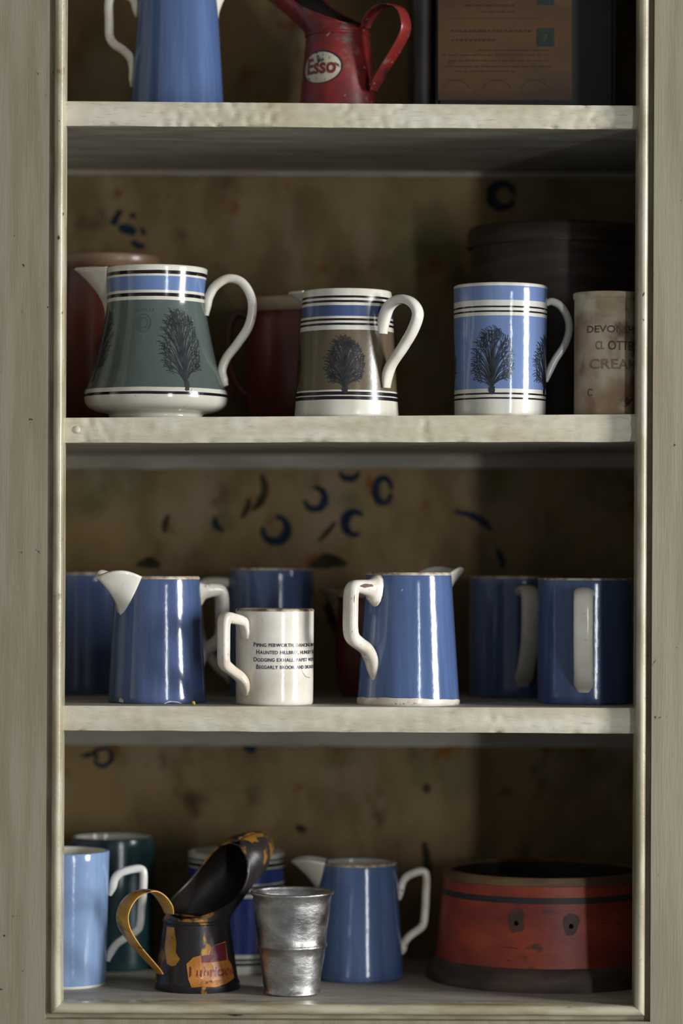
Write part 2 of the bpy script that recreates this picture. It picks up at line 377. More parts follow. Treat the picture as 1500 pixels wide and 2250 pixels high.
# shelves: boards with chipped, uneven front edges
BATTER = ((1, 450, 150), (1, 570, 60), (1, 760, 40), (1, 860, 60), (1, 1290, 110), (2, 200, 60), (2, 930, 14), (2, 1380, 40), (3, 1090, 26))
def shelf(i, label):
    nxs, nf = 260, 10
    v = []; f = []
    rows = [('t', DEPTH)] + [('t', 0.012), ('t', 0.003)] + [('f', k / nf) for k in range(nf + 1)] + [('b', 0.004), ('b', 0.02), ('b', DEPTH)]
    for (kind, a) in rows:
        for k in range(nxs + 1):
            x = -IX + 2 * IX * k / nxs
            zt, zb = shelf_z(i, x), shelf_zb(i, x)
            n1 = noise.noise(Vector((x * 22, i * 7.3, 0))); n2 = noise.noise(Vector((x * 110, i * 3.1, a * 3)))
            if kind == 't':
                v.append((x, a, zt + (0 if a > 0.005 else -0.0001)))
            elif kind == 'b':
                v.append((x, a, zb))
            else:
                z = zt + (zb - zt) * a
                edge = max(0, 1 - min(a, 1 - a) * 7)
                xp = 750 + x / PX
                bat = max([0.0] + [max(0.0, 1 - abs(xp - c0) / w0) for (si, c0, w0) in BATTER if si == i])
                chip = max(0, noise.noise(Vector((x * 120 + 9 * i, i * 2.2, 4 + a * 4.0))) - 0.05) * 0.0036 * bat
                low = max(0, noise.noise(Vector((x * 90, i * 9.7, 1))) - 0.2) * 0.003 * max(0, (a - 0.8) * 5) + 0.004 * bat * max(0, (a - 0.7) * 3) * max(0, noise.noise(Vector((x * 160, 3, i))))
                y = 0.0010 * edge + 0.0005 * n1 + 0.0004 * n2 + chip + low
                v.append((x, y, z - 0.0007 * n1 * max(0, a - 0.8) * 5))
    m = nxs + 1
    for r in range(len(rows) - 1):
        for k in range(nxs): f.append((r * m + k, (r + 1) * m + k, (r + 1) * m + k + 1, r * m + k + 1))
    o = fixn(cmesh('shelf', v, f, M['shelf'] , smooth=60))
    o.data.materials.append(M['inside'])
    for p in o.data.polygons:
        c = p.center.y + cup_off.y
        if c > 0.010: p.material_index = 1
    o['label'] = label
    return o
shelf(1, 'upper shelf with a chipped front edge')
shelf(2, 'middle shelf with a nail head in its front edge')
shelf(3, 'lower shelf with a smooth worn front edge')
# nail head on the middle shelf
pn = P(168, 944, 0.0)
v = []; f = []
for j in range(4):
    for k in range(12):
        a = 2 * math.pi * k / 12; r = 0.0037 * math.cos(j * math.pi / 6.4)
        v.append((pn.x + r * math.cos(a), 0.0006 - 0.0020 * math.sin(j * math.pi / 6.4), pn.z + r * math.sin(a)))
for j in range(3):
    for k in range(12): f.append((j * 12 + k, j * 12 + (k + 1) % 12, (j + 1) * 12 + (k + 1) % 12, (j + 1) * 12 + k))
f.append(tuple(range(36, 48)))
fixn(cmesh('nail_head', v, f, M['shelf']))

# ------------------------------------------------------------------ builders for pots
def lathe_data(prof, seg=96, notch=None):
    """prof: (r, h, material index); notch(theta_deg, h) -> h"""
    v, f, mi = [], [], []
    for (r, h, m) in prof:
        for k in range(seg):
            a = 2 * math.pi * k / seg
            hh = notch(math.degrees(a), h) if notch else h
            v.append((r * math.sin(a), -r * math.cos(a), hh))
    for j in range(len(prof) - 1):
        for k in range(seg):
            k2 = (k + 1) % seg
            f.append((j * seg + k, j * seg + k2, (j + 1) * seg + k2, (j + 1) * seg + k)); mi.append(prof[j][2])
    return v, f, mi
def vessel_prof(outer, th=0.0035, floor=0.006, rim=5):
    """outer [(r,h)] base to rim -> closed profile with rounded lip and inside"""
    R, H = outer[-1]
    p = [(0.0004, 0.0006, 0), (outer[0][0] - 0.004, 0.0006, 0), (outer[0][0] - 0.0022, 0.0, 0)]
    p += [(r, h, 0) for r, h in outer[:-1]]
    for k in range(rim + 1):
        a = math.pi * k / rim
        p.append((R - th / 2 + th / 2 * math.cos(a), H - th / 2 + th / 2 * math.sin(a), 0 if k < rim - 1 else 1))
    for r, h in reversed(outer[:-1]):
        if h > floor + 0.004 and h < H - th: p.append((r - th, h, 1))
    p += [(outer[0][0] - th - 0.004, floor, 1), (0.0004, floor, 1)]
    return p
def interp(outer, h):
    for (r0, h0), (r1, h1) in zip(outer, outer[1:]):
        if h0 <= h <= h1: return r0 + (r1 - r0) * (h - h0) / max(h1 - h0, 1e-9)
    return outer[-1][0] if h > outer[-1][1] else outer[0][0]
def cone(rb, rt, h, n=14, foot=0.0012):
    return [(rb - foot, 0.0), (rb - foot * 0.3, 0.0009), (rb, 0.0028)] + [(rb + (rt - rb) * k / n, h * k / n) for k in range(1, n + 1)]
def angdiff(a, b): return (a - b + 180) % 360 - 180
def body(parent, outer, mats, name='body', th=0.0035, spout=None, seg=96, floor=0.006):
    H = outer[-1][1]; notch = None
    if spout:
        az, al, dp = spout
        def notch(t, h):
            u = abs(angdiff(t, az)) / al
            if u >= 0.9: return h
            lim = H - dp * (1 - (u / 0.9) ** 2)
            return min(h, lim)
    v, f, mi = lathe_data(vessel_prof(outer, th, floor), seg, notch)
    return mesh(name, v, f, mats, parent, mi=mi, smooth=50)
def sweep(parent, name, m, az, path, sec, n=6, k=14, sq=0.75, smooth=60):
    """tube in the vertical plane at azimuth az; path (R, h) metres; sec (half in-plane, half across)"""
    q = cat_rom([tuple(p) + tuple(s) for p, s in zip(path, sec)], n)
    dv = dirv(az); B = Vector((dv.y, -dv.x, 0)) * -1
    v, f = [], []
    for i, (R, h, a, b) in enumerate(q):
        R0, h0 = q[max(i - 1, 0)][:2]; R1, h1 = q[min(i + 1, len(q) - 1)][:2]
        T = Vector((R1 - R0, h1 - h0)); T.normalize(); N = Vector((-T.y, T.x))
        for j in range(k):
            t = 2 * math.pi * j / k; c, s = math.cos(t), math.sin(t)
            c = math.copysign(abs(c) ** sq, c); s = math.copysign(abs(s) ** sq, s)
            pr, ph = R + N.x * a * c, h + N.y * a * c
            v.append(dv * pr + Vector((0, 0, ph)) + B * (b * s))
    for i in range(len(q) - 1):
        for j in range(k): f.append((i * k + j, i * k + (j + 1) % k, (i + 1) * k + (j + 1) % k, (i + 1) * k + j))
    f.append(tuple(range(k))); f.append(tuple((len(q) - 1) * k + j for j in range(k)))
    o = mesh(name, v, f, m, parent, smooth=smooth); fixn(o); return o
def spout(parent, m, outer, az, alpha, L, depth, rise=0.0, p=1.0, q=1.5, sh=1.35, tipdrop=0.0, th=0.0028):
    """lip: loft from the rim down to a point, standing off the wall"""
    H = outer[-1][1]; nu, nt = 28, 16; v, f = [], []
    for j in range(nt + 1):
        t = j / nt
        al = alpha * (1 - t) ** p + 0.4; ln = L * (1 - t) ** q
        for i in range(nu + 1):
            u = -1 + 2 * i / nu
            sh_u = 1 - abs(u) ** sh
            h = H - depth * t + (rise * math.sin(math.pi * (1 - abs(u)) ) ** 1 - tipdrop * sh_u) * (1 - t) ** 2 - 0.0004 * (1 - t)
            r = interp(outer, min(max(h, 0), H)) + 0.0003 + ln * sh_u
            v.append(dirv(az + al * u) * r + Vector((0, 0, h)))
    for j in range(nt):
        for i in range(nu): a = j * (nu + 1) + i; f.append((a, a + 1, a + nu + 2, a + nu + 1))
    o = mesh('spout', v, f, m, parent, smooth=60)
    sd = o.modifiers.new('wall', 'SOLIDIFY'); sd.thickness = th; sd.offset = 1.0
    bm = bmesh.new(); bm.from_mesh(o.data); bmesh.ops.recalc_face_normals(bm, faces=bm.faces)
    # outward normals point away from the axis; the wall grows inwards
    mid = bm.faces.ensure_lookup_table() or bm.faces[nu // 2]
    if mid.normal.dot(dirv(az)) < 0: bmesh.ops.reverse_faces(bm, faces=bm.faces)
    bm.to_mesh(o.data); bm.free(); sd.offset = -1.0
    return o
def wrap_pts(pts, outer, az, off=0.0003):
    """(arc metres, height) -> point on the wall of the pot"""
    out = []
    for u, h in pts:
        r = interp(outer, h) + off
        out.append(dirv(az + math.degrees(u / r)) * r + Vector((0, 0, h)))
    return out
def text_mesh(txt, size, bold=0.0):
    cu = bpy.data.curves.new('t', 'FONT'); cu.body = txt; cu.size = size; cu.resolution_u = 3; cu.offset = bold
    ob = bpy.data.objects.new('t', cu); C.objects.link(ob)
    dg = bpy.context.evaluated_depsgraph_get(); me = ob.evaluated_get(dg).to_mesh()
    vs = [(v.co.x, v.co.y) for v in me.vertices]; fs = [tuple(p.vertices) for p in me.polygons]
    ob.evaluated_get(dg).to_mesh_clear(); bpy.data.objects.remove(ob); bpy.data.curves.remove(cu)
    return vs, fs
def small_caps(words_sizes, gap, bold=0.0):
    """[(text, size)] laid out in a row"""
    V, Fc, x = [], [], 0.0
    for txt, sz in words_sizes:
        if txt == ' ': x += gap; continue
        vs, fs = text_mesh(txt, sz, bold)
        if not vs: continue
        mn = min(a for a, b in vs); mx = max(a for a, b in vs); o = len(V)
        V += [(a - mn + x, b) for a, b in vs]; Fc += [tuple(i + o for i in f) for f in fs]
        x += mx - mn + sz * 0.09
    return V, Fc, x
def lettering(parent, name, m, txt, size, outer, az, h, arc, caps=False, squash=1.0, bold=0.0):
    if caps:
        seq = []
        for wi, wd in enumerate(txt.split(' ')):
            if seq: seq.append((' ', 0))
            big = wi == 0
            for ci, ch in enumerate(wd): seq.append((ch, size * (1.3 if big and ci == 0 else 1.0)))
        V, Fc, wdt = small_caps(seq, size * 0.42, 0.00009)
    else:
        V, Fc = text_mesh(txt, size, bold); wdt = max(a for a, b in V)
    k = arc / wdt
    pts = wrap_pts([(a * k, h + b * squash) for a, b in V], outer, az)
    o = mesh(name, pts, Fc, m, parent, smooth=0)
    return o
def dendrite(parent, outer, az, h0, wd, ht, seed, m=None, root=True, dense=46, stem=0.00068):
    """mocha tree: fan of forking slip branches laid on the wall"""
    rnd = random.Random(seed); V, Fc = [], []
    def rib(pts):
        q = cat_rom(pts, 3); o = len(V); uv = []
        for k, (x, y, hw) in enumerate(q):
            x0, y0, _ = q[max(k - 1, 0)]; x1, y1, _ = q[min(k + 1, len(q) - 1)]
            tx, ty = x1 - x0, y1 - y0; L = math.hypot(tx, ty) or 1e-9
            uv += [(x - ty / L * hw, y + tx / L * hw), (x + ty / L * hw, y - tx / L * hw)]
        V.extend(uv)
        for k in range(len(q) - 1): Fc.append((o + 2 * k, o + 2 * k + 1, o + 2 * k + 3, o + 2 * k + 2))
    cy = ht * 0.52
    for i in range(dense):
        t = (i + 0.5) / dense
        a = math.radians(-128 + 256 * t + rnd.uniform(-3, 3))        # 0 = straight up
        ex, ey = math.sin(a) * wd / 2 * rnd.uniform(0.88, 1.06), cy + math.cos(a) * ht / 2 * rnd.uniform(0.9, 1.05)
        ey = max(ey, ht * 0.06)
        sy = ht * (0.06 + 0.55 * max(0, math.cos(a)) ** 1.2 * rnd.random() + 0.12 * rnd.random())
        mx, my = ex * 0.45, sy + (ey - sy) * 0.62
        w0 = stem * rnd.uniform(0.5, 0.8)
        rib([(0 + rnd.uniform(-1, 1) * 0.0006, sy, w0), (mx * 0.55, sy + (my - sy) * 0.6, w0 * 0.85), (mx, my, w0 * 0.7), (ex, ey, w0 * 0.45)])
        for s in range(5):
            u = 0.42 + 0.13 * s + rnd.uniform(-0.05, 0.05)
            bx, by = mx + (ex - mx) * max(0, (u - 0.3) / 0.7), my + (ey - my) * max(0, (u - 0.3) / 0.7)
            dirn = math.atan2(ex - mx, ey - my) + (0.65 if s % 2 else -0.65) + rnd.uniform(-0.25, 0.25)
            L = wd * rnd.uniform(0.07, 0.13)
            x2, y2 = bx + math.sin(dirn) * L, by + math.cos(dirn) * L
            rib([(bx, by, w0 * 0.55), ((bx + x2) / 2, (by + y2) / 2 + L * 0.05, w0 * 0.6), (x2, y2, w0 * 0.62)])
    rib([(0, 0, stem * 2.2), (0.0002, ht * 0.2, stem * 1.6), (0, ht * 0.5, stem), (0, ht * 0.85, stem * 0.5)])
    if root:
        for k in range(5): rib([(rnd.uniform(-1, 1) * wd * 0.05, -ht * 0.02, stem * 1.5), (rnd.uniform(-1, 1) * wd * 0.06, ht * 0.04, stem * 2.4), (rnd.uniform(-1, 1) * wd * 0.05, ht * 0.1, stem * 1.4)])
    pts = wrap_pts([(x, h0 + y) for x, y in V], outer, az, 0.00025)
    return mesh('tree_motif', pts, Fc, m or M['dendrite'], parent, smooth=0)
def place(xpx, i, d):
    X = P(xpx, YH, d).x
    return Vector((X, d, shelf_z(i, X)))
def hgt(y, xpx, d, i):
    """height above shelf i of the pixel (xpx, y) at depth d"""
    p = P(xpx, y, d); return p.z - shelf_z(i, p.x)
def hpath(c, d, i, pts, s, k=1.0):
    """[(offset px, y px)] at depth d -> [(R, h)], offsets divided by k (= sin of the azimuth)"""
    return [(o / k * s, hgt(y, c, d, i)) for o, y in pts]

WHT, BLK = (226, 222, 208), (30, 24, 34)
def bands(list_, ctop):  # [(h_top, colour)...]
    return list_

# ------------------------------------------------------------------ second shelf
def green_jug():
    c, i, d = 341, 2, 0.075; s = S(d); loc = place(c, i, d)
    t = thing('banded_jug', 'large bulbous green jug with blue band and black tree pattern', 'jug', loc)
    df = d - 0.06
    prof = [(108, 917), (106, 913), (103, 909), (104, 903), (112, 900), (127, 897), (141, 892), (151, 885), (156.5, 874), (157, 858), (153, 845), (148, 832), (136, 797), (127, 763), (116, 712), (110, 676), (108, 652), (109, 620), (111, 595), (112.5, 582)]
    h0 = hgt(917, c, d - 0.05, i)
    pr = cat_rom([(r * s, max(0.0, (917 - y) * s)) for r, y in prof], 3)
    outer = pr
    hh = lambda y: (917 - y) * S(d - 0.045)
    bl = (108, 132, 180); gr = (92, 104, 98)
    bd = [(hh(865), WHT), (hh(858.5), BLK), (hh(850), WHT), (hh(655), gr), (hh(647), WHT), (hh(640), BLK), (hh(633), WHT), (hh(603), bl), (hh(598), WHT), (hh(591), BLK), (0.16, WHT)]
    mt = gmat('green_banded_glaze', WHT, (205, 205, 200), 9, (1, 1, 0.5), rough=0.14, bump=GB, bands=bd, mot=0.8,
              spots=(((140, 150, 146), 230, 0.70, 0.74), ((118, 128, 122), 9, 0.62, 0.9, (1, 1, 0.35))))
    body(t, outer, [mt, M['cream']], spout=(-94, 24, 0.012), floor=0.02)
    spout(t, M['cream'], outer, -95, 25, 70 * s, 124 * s, p=0.9, q=2.0, sh=1.2)
    pth = [(110, 694), (113, 672), (117, 652), (131, 629), (160, 613), (192, 624), (212, 664), (206, 714), (180, 756), (156, 787), (146, 815), (150, 836), (155, 849)]
    sec = [(6, 9), (9, 12), (10, 13)] + [(10, 13)] * 9 + [(6, 9)]
    sweep(t, 'handle', M['cream'], 84, hpath(c, d, i, pth, s), [(a * s, b * s) for a, b in sec])
    dendrite(t, outer, 29, hh(852), 94 * s, 172 * s, 3, dense=54)
    dendrite(t, outer, -66, hh(830), 80 * s, 150 * s, 4, dense=40)
    dendrite(t, outer, 130, hh(850), 90 * s, 160 * s, 5, dense=30)
    # incised maker's ring and lettering, hardly darker than the glaze
    g2 = gmat('grey_green_stamp', (70, 80, 75), (84, 94, 88), 90, rough=0.2)
    v, f = [], []
    for rr in (15, 13.6, 9, 7.9):
        for k in range(28): a = 2 * math.pi * k / 28; v.append((rr * 1.05 * s * math.cos(a), hh(706) + rr * 1.35 * s * math.sin(a)))
    for b in (0, 56):
        for k in range(28): k2 = (k + 1) % 28; f.append((b + k, b + k2, b + 28 + k2, b + 28 + k))
    mesh('stamp', wrap_pts(v, outer, -9.5), f, g2, t, smooth=0)
    v, f = [], []
    for k in range(7):
        x0 = (-20 + 6.4 * k) * s; o_ = len(v); sl = (0.0004, -0.0005, 0.0003)[k % 3]
        v += [(x0, hh(681)), (x0 + 0.0005, hh(681)), (x0 + 0.0005 + sl, hh(674)), (x0 + sl, hh(674))]; f.append((o_, o_ + 1, o_ + 2, o_ + 3))
    mesh('stamp_strokes', wrap_pts(v, outer, -9.5), f, g2, t, smooth=0)
    # chip in the foot band
    v = wrap_pts([(-6 * s, hh(863)), (4 * s, hh(864)), (9 * s, hh(860)), (6 * s, hh(856)), (-1 * s, hh(857)), (-3 * s, hh(850)), (-6 * s, hh(856))], outer, 35, 0.0004)
    mesh('glaze_chip', v, [tuple(range(7))], M['white'], t, smooth=0)
green_jug()

def brown_jug():
    c, i, d = 760, 2, 0.057; s = S(d); loc = place(c, i, d)
    t = thing('banded_jug', 'small olive brown jug with navy band and dark bushy tree', 'jug', loc)
    hh = lambda y: (915 - y) * S(d - 0.04); H = hgt(641, c, d, i)
    outer = cone(114.5 * s, 97.5 * s, H)
    zz = lambda z: hh(600 + z / 3.125)
    nb = (70, 88, 132); br = (104, 92, 72)
    bd = [(zz(868), WHT), (zz(845), BLK), (zz(836), WHT), (zz(812), BLK), (zz(802), WHT), (zz(388), br), (zz(354), WHT), (zz(338), BLK), (zz(323), WHT), (zz(307), BLK), (zz(292), WHT), (zz(218), nb), (zz(198), WHT), (zz(181), BLK), (zz(166), WHT), (zz(149), BLK), (0.13, WHT)]
    mt = gmat('brown_banded_glaze', WHT, (214, 210, 196), 40, (1, 1, 0.2), rough=0.24, bump=GB, bands=bd, mot=0.6,
              spots=(((120, 96, 74), 240, 0.72, 0.76),))
    body(t, outer, [mt, M['cream']], spout=(-118, 20, 0.006))
    spout(t, M['cream'], outer, -118, 22, 50 * s, 34 * s, rise=0.0, q=1.3, sh=1.5)
    pth = [(77, 733), (78, 708), (90, 674), (114, 659), (139, 668), (152, 693), (142, 728), (120, 766), (98, 798), (88, 824), (86, 852)]
    sec = [(7, 14), (11, 17), (11, 16), (10, 16), (10, 15), (10, 15), (10, 15), (10, 15), (10, 15), (10, 15), (5, 12)]
    sweep(t, 'handle', M['cream'], 49, hpath(c, d - 0.03, i, pth, s, 0.755), [(a * s, b * s) for a, b in sec], sq=0.85)
    dendrite(t, outer, -2, zz(815), 84 * s, 116 * s, 11, dense=64, stem=0.0007)
    dendrite(t, outer, -84, zz(815), 60 * s, 110 * s, 12, dense=30)
brown_jug()

def blue_banded_mug():
    c, i, d = 1096.5, 2, 0.05; s = S(d); loc = place(c, i, d)
    t = thing('banded_mug', 'sky blue banded mug with black tree pattern and white rim', 'mug', loc)
    hh = lambda z: (912 - (480 + z / 2.778)) * S(d - 0.04); H = hgt(629, c, d, i)
    outer = cone(100 * s, 103 * s, H)
    bl = (118, 140, 184)
    bd = [(hh(1100), WHT), (hh(1089), BLK), (hh(1073), WHT), (hh(1061), BLK), (hh(1037), WHT), (hh(592), bl), (hh(570), WHT), (hh(559), BLK), (hh(542), WHT), (hh(531), BLK), (hh(496), WHT), (hh(407), bl), (0.13, WHT)]
    mt = gmat('blue_banded_glaze', WHT, (214, 216, 222), 50, STREAK, rough=0.12, bump=GB, bands=bd, mot=0.8)
    body(t, outer, [mt, M['white']])
    pth = [(101, 666), (114, 661), (134, 671), (150, 697), (153, 725), (143, 757), (123, 787), (109, 815), (101, 838)]
    sweep(t, 'handle', M['white'], 96, hpath(c, d, i, pth, s), [(7 * s, 9 * s)] + [(8.5 * s, 11 * s)] * 7 + [(5 * s, 8 * s)])
    dendrite(t, outer, -13, hh(1060), 92 * s, 136 * s, 21, dense=52)
    dendrite(t, outer, 70, hh(1062), 92 * s, 124 * s, 22, dense=52)
    dendrite(t, outer, -100, hh(1062), 92 * s, 124 * s, 23, dense=30)
blue_banded_mug()

def carton():
    c, i, d = 1329, 2, 0.036; s = S(d); loc = place(c, i, d)
    t = thing('cream_carton', 'rust stained paper cream carton with faded brown lettering', 'carton', loc)
    H = hgt(645, c, d, i); r = 70 * s
    outer = [(r - 0.0008, 0), (r, 0.0008)] + [(r, H * k / 12) for k in range(1, 12)]
    outer += [(r, H - 0.0062), (r + 0.0009, H - 0.0056), (r + 0.0012, H - 0.003), (r + 0.0012, H)]
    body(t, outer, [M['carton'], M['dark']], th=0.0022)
    zy = lambda z: (910 - (630 + z / 7.759)) * S(d - 0.028)
    azx = lambda px: math.degrees(math.asin(max(-1, min(1, (px - c) / 70.0))))
    def ln(txt, z0, z1, x0, arc, m, size):
        lettering(t, 'lettering', m, txt, size, outer, azx(x0), zy(z1), arc * s, squash=(zy(z0) - zy(z1)) / (size * 0.72), bold=0.00018)
    ln('DEVONSHIRE', 645, 765, 1282, 150, M['brownink'], 0.0095)
    ln('CL', 910, 1055, 1300, 20, M['faintink'], 0.011)
    ln('OTTED', 905, 1060, 1326, 78, M['brownink'], 0.011)
    ln('CREAM', 1215, 1385, 1287, 118, M['faintink'], 0.012)
    ln('C', 1720, 1850, 1284, 12, M['brownink'], 0.012)
carton()

def hat_box():
    c, i, d = 1224, 2, 0.2; loc = place(c, i, d)
    t = thing('round_box', 'dark lidded round wooden box behind the blue banded mug', 'box', loc)
    r = 0.085; H = hgt(505, c, d, i); L = hgt(548, c, d, i)
    v, f, mi = lathe_data([(0.0004, 0, 0), (r - 0.002, 0, 0), (r - 0.002, L + 0.004, 0)], 96)
    mesh('body', v, f, M['barkbox'], t, smooth=40)
    v, f, mi = lathe_data([(r - 0.002, L, 0), (r + 0.0012, L, 0), (r + 0.0012, H - 0.003, 0), (r - 0.001, H, 0), (0.0004, H + 0.001, 0)], 96)
    mesh('lid', v, f, M['barkbox'], t, smooth=40)
hat_box()

def red_jug(c, i, d, ytop, rpx, label, handle=None, rim=28, sp=None, belly=1.0, rc=(190, 168, 138)):
    s = S(d); loc = place(c, i, d)
    t = thing('glazed_jug', label, 'jug', loc)
    H = hgt(ytop, c, d, i); r = rpx * s; hr = H - rim * s
    outer = cat_rom([(r * 0.8 * belly, 0), (r * 0.92 * belly, H * 0.12), (r * 1.0 * belly, H * 0.35), (r * 0.99 * belly, H * 0.6), (r * 0.93, hr - 0.004)], 4)
    outer += [(r * 0.95, hr), (r * 0.985, hr + 0.003), (r, H - 0.008), (r, H)]
    bd = [(hr, (116, 58, 46)), (H + 0.001, rc)]
    mt = gmat('red_brown_banded', WHT, (190, 170, 160), 14, rough=0.3, bump=GB, bands=bd, mot=0.8, wob=0.0008)
    body(t, outer, [mt, M['tan']])
    if handle:
        az, R = handle
        pth = [(r * 0.95, H * 0.86), (r + R * 0.6, H * 0.88), (r + R, H * 0.74), (r + R * 0.95, H * 0.5), (r + R * 0.5, H * 0.33), (r * 0.97 * belly, H * 0.25)]
        sweep(t, 'handle', M['redbrown'], az, pth, [(0.004, 0.006)] * 6)
    if sp:
        spout(t, M['tan'], outer, sp, 26, 0.016, 0.03, rise=0.001)
    return t
red_jug(240, 2, 0.215, 566, 112, 'red brown pot with tan rim behind the green jug', rc=(140, 116, 92))
red_jug(655, 2, 0.215, 659, 118, 'red brown pot with cream rim and looped handle behind the olive jug', handle=(-84, 0.016), rim=30)

# ------------------------------------------------------------------ third shelf
ANG = [(97, 1296), (108, 1294), (122, 1291), (150, 1288), (168, 1291), (174, 1308), (175, 1340), (175, 1378), (169, 1398), (148, 1412), (128, 1424), (113, 1446), (107, 1470), (104, 1493)]
ANGS = [(37, 20), (30, 19), (19, 16), (15, 16), (15, 17), (14, 18), (14, 18), (14, 18), (15, 17), (14, 16), (14, 17), (13, 17), (11, 14), (4, 6)]
def blue_jug(c, i, d, ytop, rb, rt, label, spaz, hang, mat, chip=False, hp=None, sp=(34, 66, 84, 13), group=None, foot=None):
    s = S(d); loc = place(c, i, d)
    t = thing('milk_jug', label, 'jug', loc, group)
    H = hgt(ytop, c, d, i); outer = cone(rb * s, rt * s, H)
    if foot:
        t2 = mat
    body(t, outer, [mat, M['cream']], spout=(spaz, sp[0], 0.010))
    # worn clay line round the lip
    v, f, mi = lathe_data([(rt * s + 0.0001, H - 0.0026, 0), (rt * s + 0.0002, H - 0.0012, 0), (rt * s - 0.0012, H + 0.00015, 0), (rt * s - 0.0026, H + 0.0001, 0)], 96)
    seg = 96; keep = [k for k in range(len(f)) if abs(angdiff(360.0 * (k % seg + 0.5) / seg, spaz)) > sp[0] * 0.95]
    mesh('rim', v, [f[k] for k in keep], M['rimbrown'], t, smooth=60)
    spout(t, M['cream'], outer, spaz, sp[0], sp[1] * s, sp[2] * s, rise=sp[3] * s, q=1.5, p=0.62, sh=1.3, tipdrop=sp[3] * s * 0.25)
    if hp is None:
        R0 = rt / 93.4
        pth = [(R * s, H - (y - 1257) * s) for R, y in ANG]; sec = [(a * s, b * s) for a, b in ANGS]
    else: pth, sec = hp
    sweep(t, 'handle', M['handle'], hang, pth, sec, sq=0.85)
    return t, outer, H, s
# left jug
t, outer, H, s = blue_jug(346, 3, 0.08, 1266, 108, 92.5, 'deep blue jug with broad cream pouring lip beside the white verse mug', -52, 128, M['blueD'])
v = wrap_pts([(-8 * s, 0.0016), (6 * s, 0.0008), (8 * s, 0.003), (0, 0.0052), (-6 * s, 0.0046)], outer, -42, 0.0004); mesh('glaze_chip', v, [tuple(range(5))], M['handle'], t, smooth=0)
v = wrap_pts([(-16 * s, 0.0006), (26 * s, 0.0006), (16 * s, 0.0022), (-4 * s, 0.003)], outer, 20, 0.0004); mesh('glaze_chip', v, [tuple(range(4))], M['handle'], t, smooth=0)
# right jug with bare clay foot
t, outer, H, s = blue_jug(898, 3, 0.062, 1257.5, 112.5, 93.4, 'mid blue jug with chipped white angular handle and bare clay foot', 132, -47, M['blueA'])
v, f = [], []; n = 96
for k in range(n):
    a = 360.0 * k / n; dvv = dirv(a); hb = 0.0050 + 0.0022 * math.cos(math.radians(a + 25)) + 0.0008 * noise.noise(Vector((a * 0.05, 0, 0)))
    for h in (0.0, 0.0009, 0.0028, hb): v.append(dvv * (interp(outer, h) + 0.0004) + Vector((0, 0, h)))
for k in range(n):
    k2 = (k + 1) % n
    for j in range(3): f.append((4 * k + j, 4 * k2 + j, 4 * k2 + j + 1, 4 * k + j + 1))
mesh('foot_ring', v, f, M['handle'], t)

# two brown chips in the glaze of that handle
hd = [q for q in t.children if q.name.startswith('handle')][0]
dvh, nh = dirv(-47), Vector((0.682, -0.731, 0))
for (R_, y_, hw_, hh_) in ((143, 1286, 19, 4), (176, 1314, 5, 10)):
    ctr = dvh * (R_ * s) + nh * (17.2 * s) + Vector((0, 0, H - (y_ - 1257) * s)); v = []
    for k in range(14):
        a = 2 * math.pi * k / 14; e = 1 + 0.35 * noise.noise(Vector((math.cos(a) * 2, math.sin(a) * 2, R_)))
        v.append(ctr + dvh * (hw_ * s * e * math.cos(a)) + Vector((0, 0, hh_ * s * e * math.sin(a))))
    mesh('glaze_chip', v, [tuple(range(14))], M['chipbrown'], hd, smooth=0)

def white_mug():
    c, i, d = 604, 3, 0.05; s = S(d); loc = place(c, i, d)
    t = thing('rhyme_mug', 'small off-white mug printed with four lines of verse', 'mug', loc)
    H = hgt(1337, c, d, i); outer = cone(85 * s, 86 * s, H)
    body(t, outer, [M['cream'], M['darkin']])
    v, f, mi = lathe_data([(86 * s + 0.0001, H - 0.0022, 0), (86 * s + 0.0002, H - 0.0012, 0), (86 * s - 0.0012, H + 0.00015, 0), (86 * s - 0.0026, H + 0.0001, 0)], 96)
    mesh('rim', v, f, gmat('brown_stained_rim', (112, 84, 62), (190, 176, 150), 110, rough=0.5), t, smooth=60)
    k = 0.72
    pth = [(84, 1404), (86, 1392), (89, 1378), (97, 1366), (125, 1359), (143, 1358), (149, 1368), (150, 1385), (150, 1420), (150, 1448), (145, 1461), (125, 1474), (104, 1487), (93, 1500), (87, 1516), (85, 1529)]
    sec = [(6, 10), (8, 13), (9, 13), (11, 13), (12, 13), (13, 14), (12, 14), (11, 14), (11, 14), (11, 14), (12, 13), (11, 12), (11, 13), (10, 15), (8, 14), (4, 8)]
    sweep(t, 'handle', M['handle'], -46, [(R * s, hgt(y, c, d - 0.03, i)) for R, y in pth], [(a * s, b * s) for a, b in sec], sq=0.6)
    hh = lambda y: hgt(y, c, d - 0.03, i)
    L = ['PIPING PEBWORTH, DANCING MARSTON,', "HAUNTED HILLBRO', HUNGRY GRAFTON,", 'DODGING EXHALL, PAPIST WIXFORD,', 'BEGGARLY BROOM, AND DRUNKEN BIDFORD.']
    for q, (txt, x0, yb, arc) in enumerate(zip(L, (560, 566, 560, 566), (1421, 1437, 1453.5, 1469.5), (200, 200, 188, 206))):
        lettering(t, 'lettering', M['ink'], txt, 0.0042, outer, math.degrees(math.asin((x0 - c) / 86.0)), hh(yb), arc * s, caps=True)
    # hairline crack
    v, f = [], []
    cp = cat_rom([(60, 1470), (66, 1480), (76, 1488), (92, 1490)], 4)
    for (a, y) in cp: v += [(a * s, hh(y)), (a * s, hh(y) + 0.00035)]
    for q in range(len(cp) - 1): f.append((2 * q, 2 * q + 2, 2 * q + 3, 2 * q + 1))
    mesh('hairline_crack', wrap_pts(v, outer, 4), f, M['ink'], t, smooth=0)
white_mug()

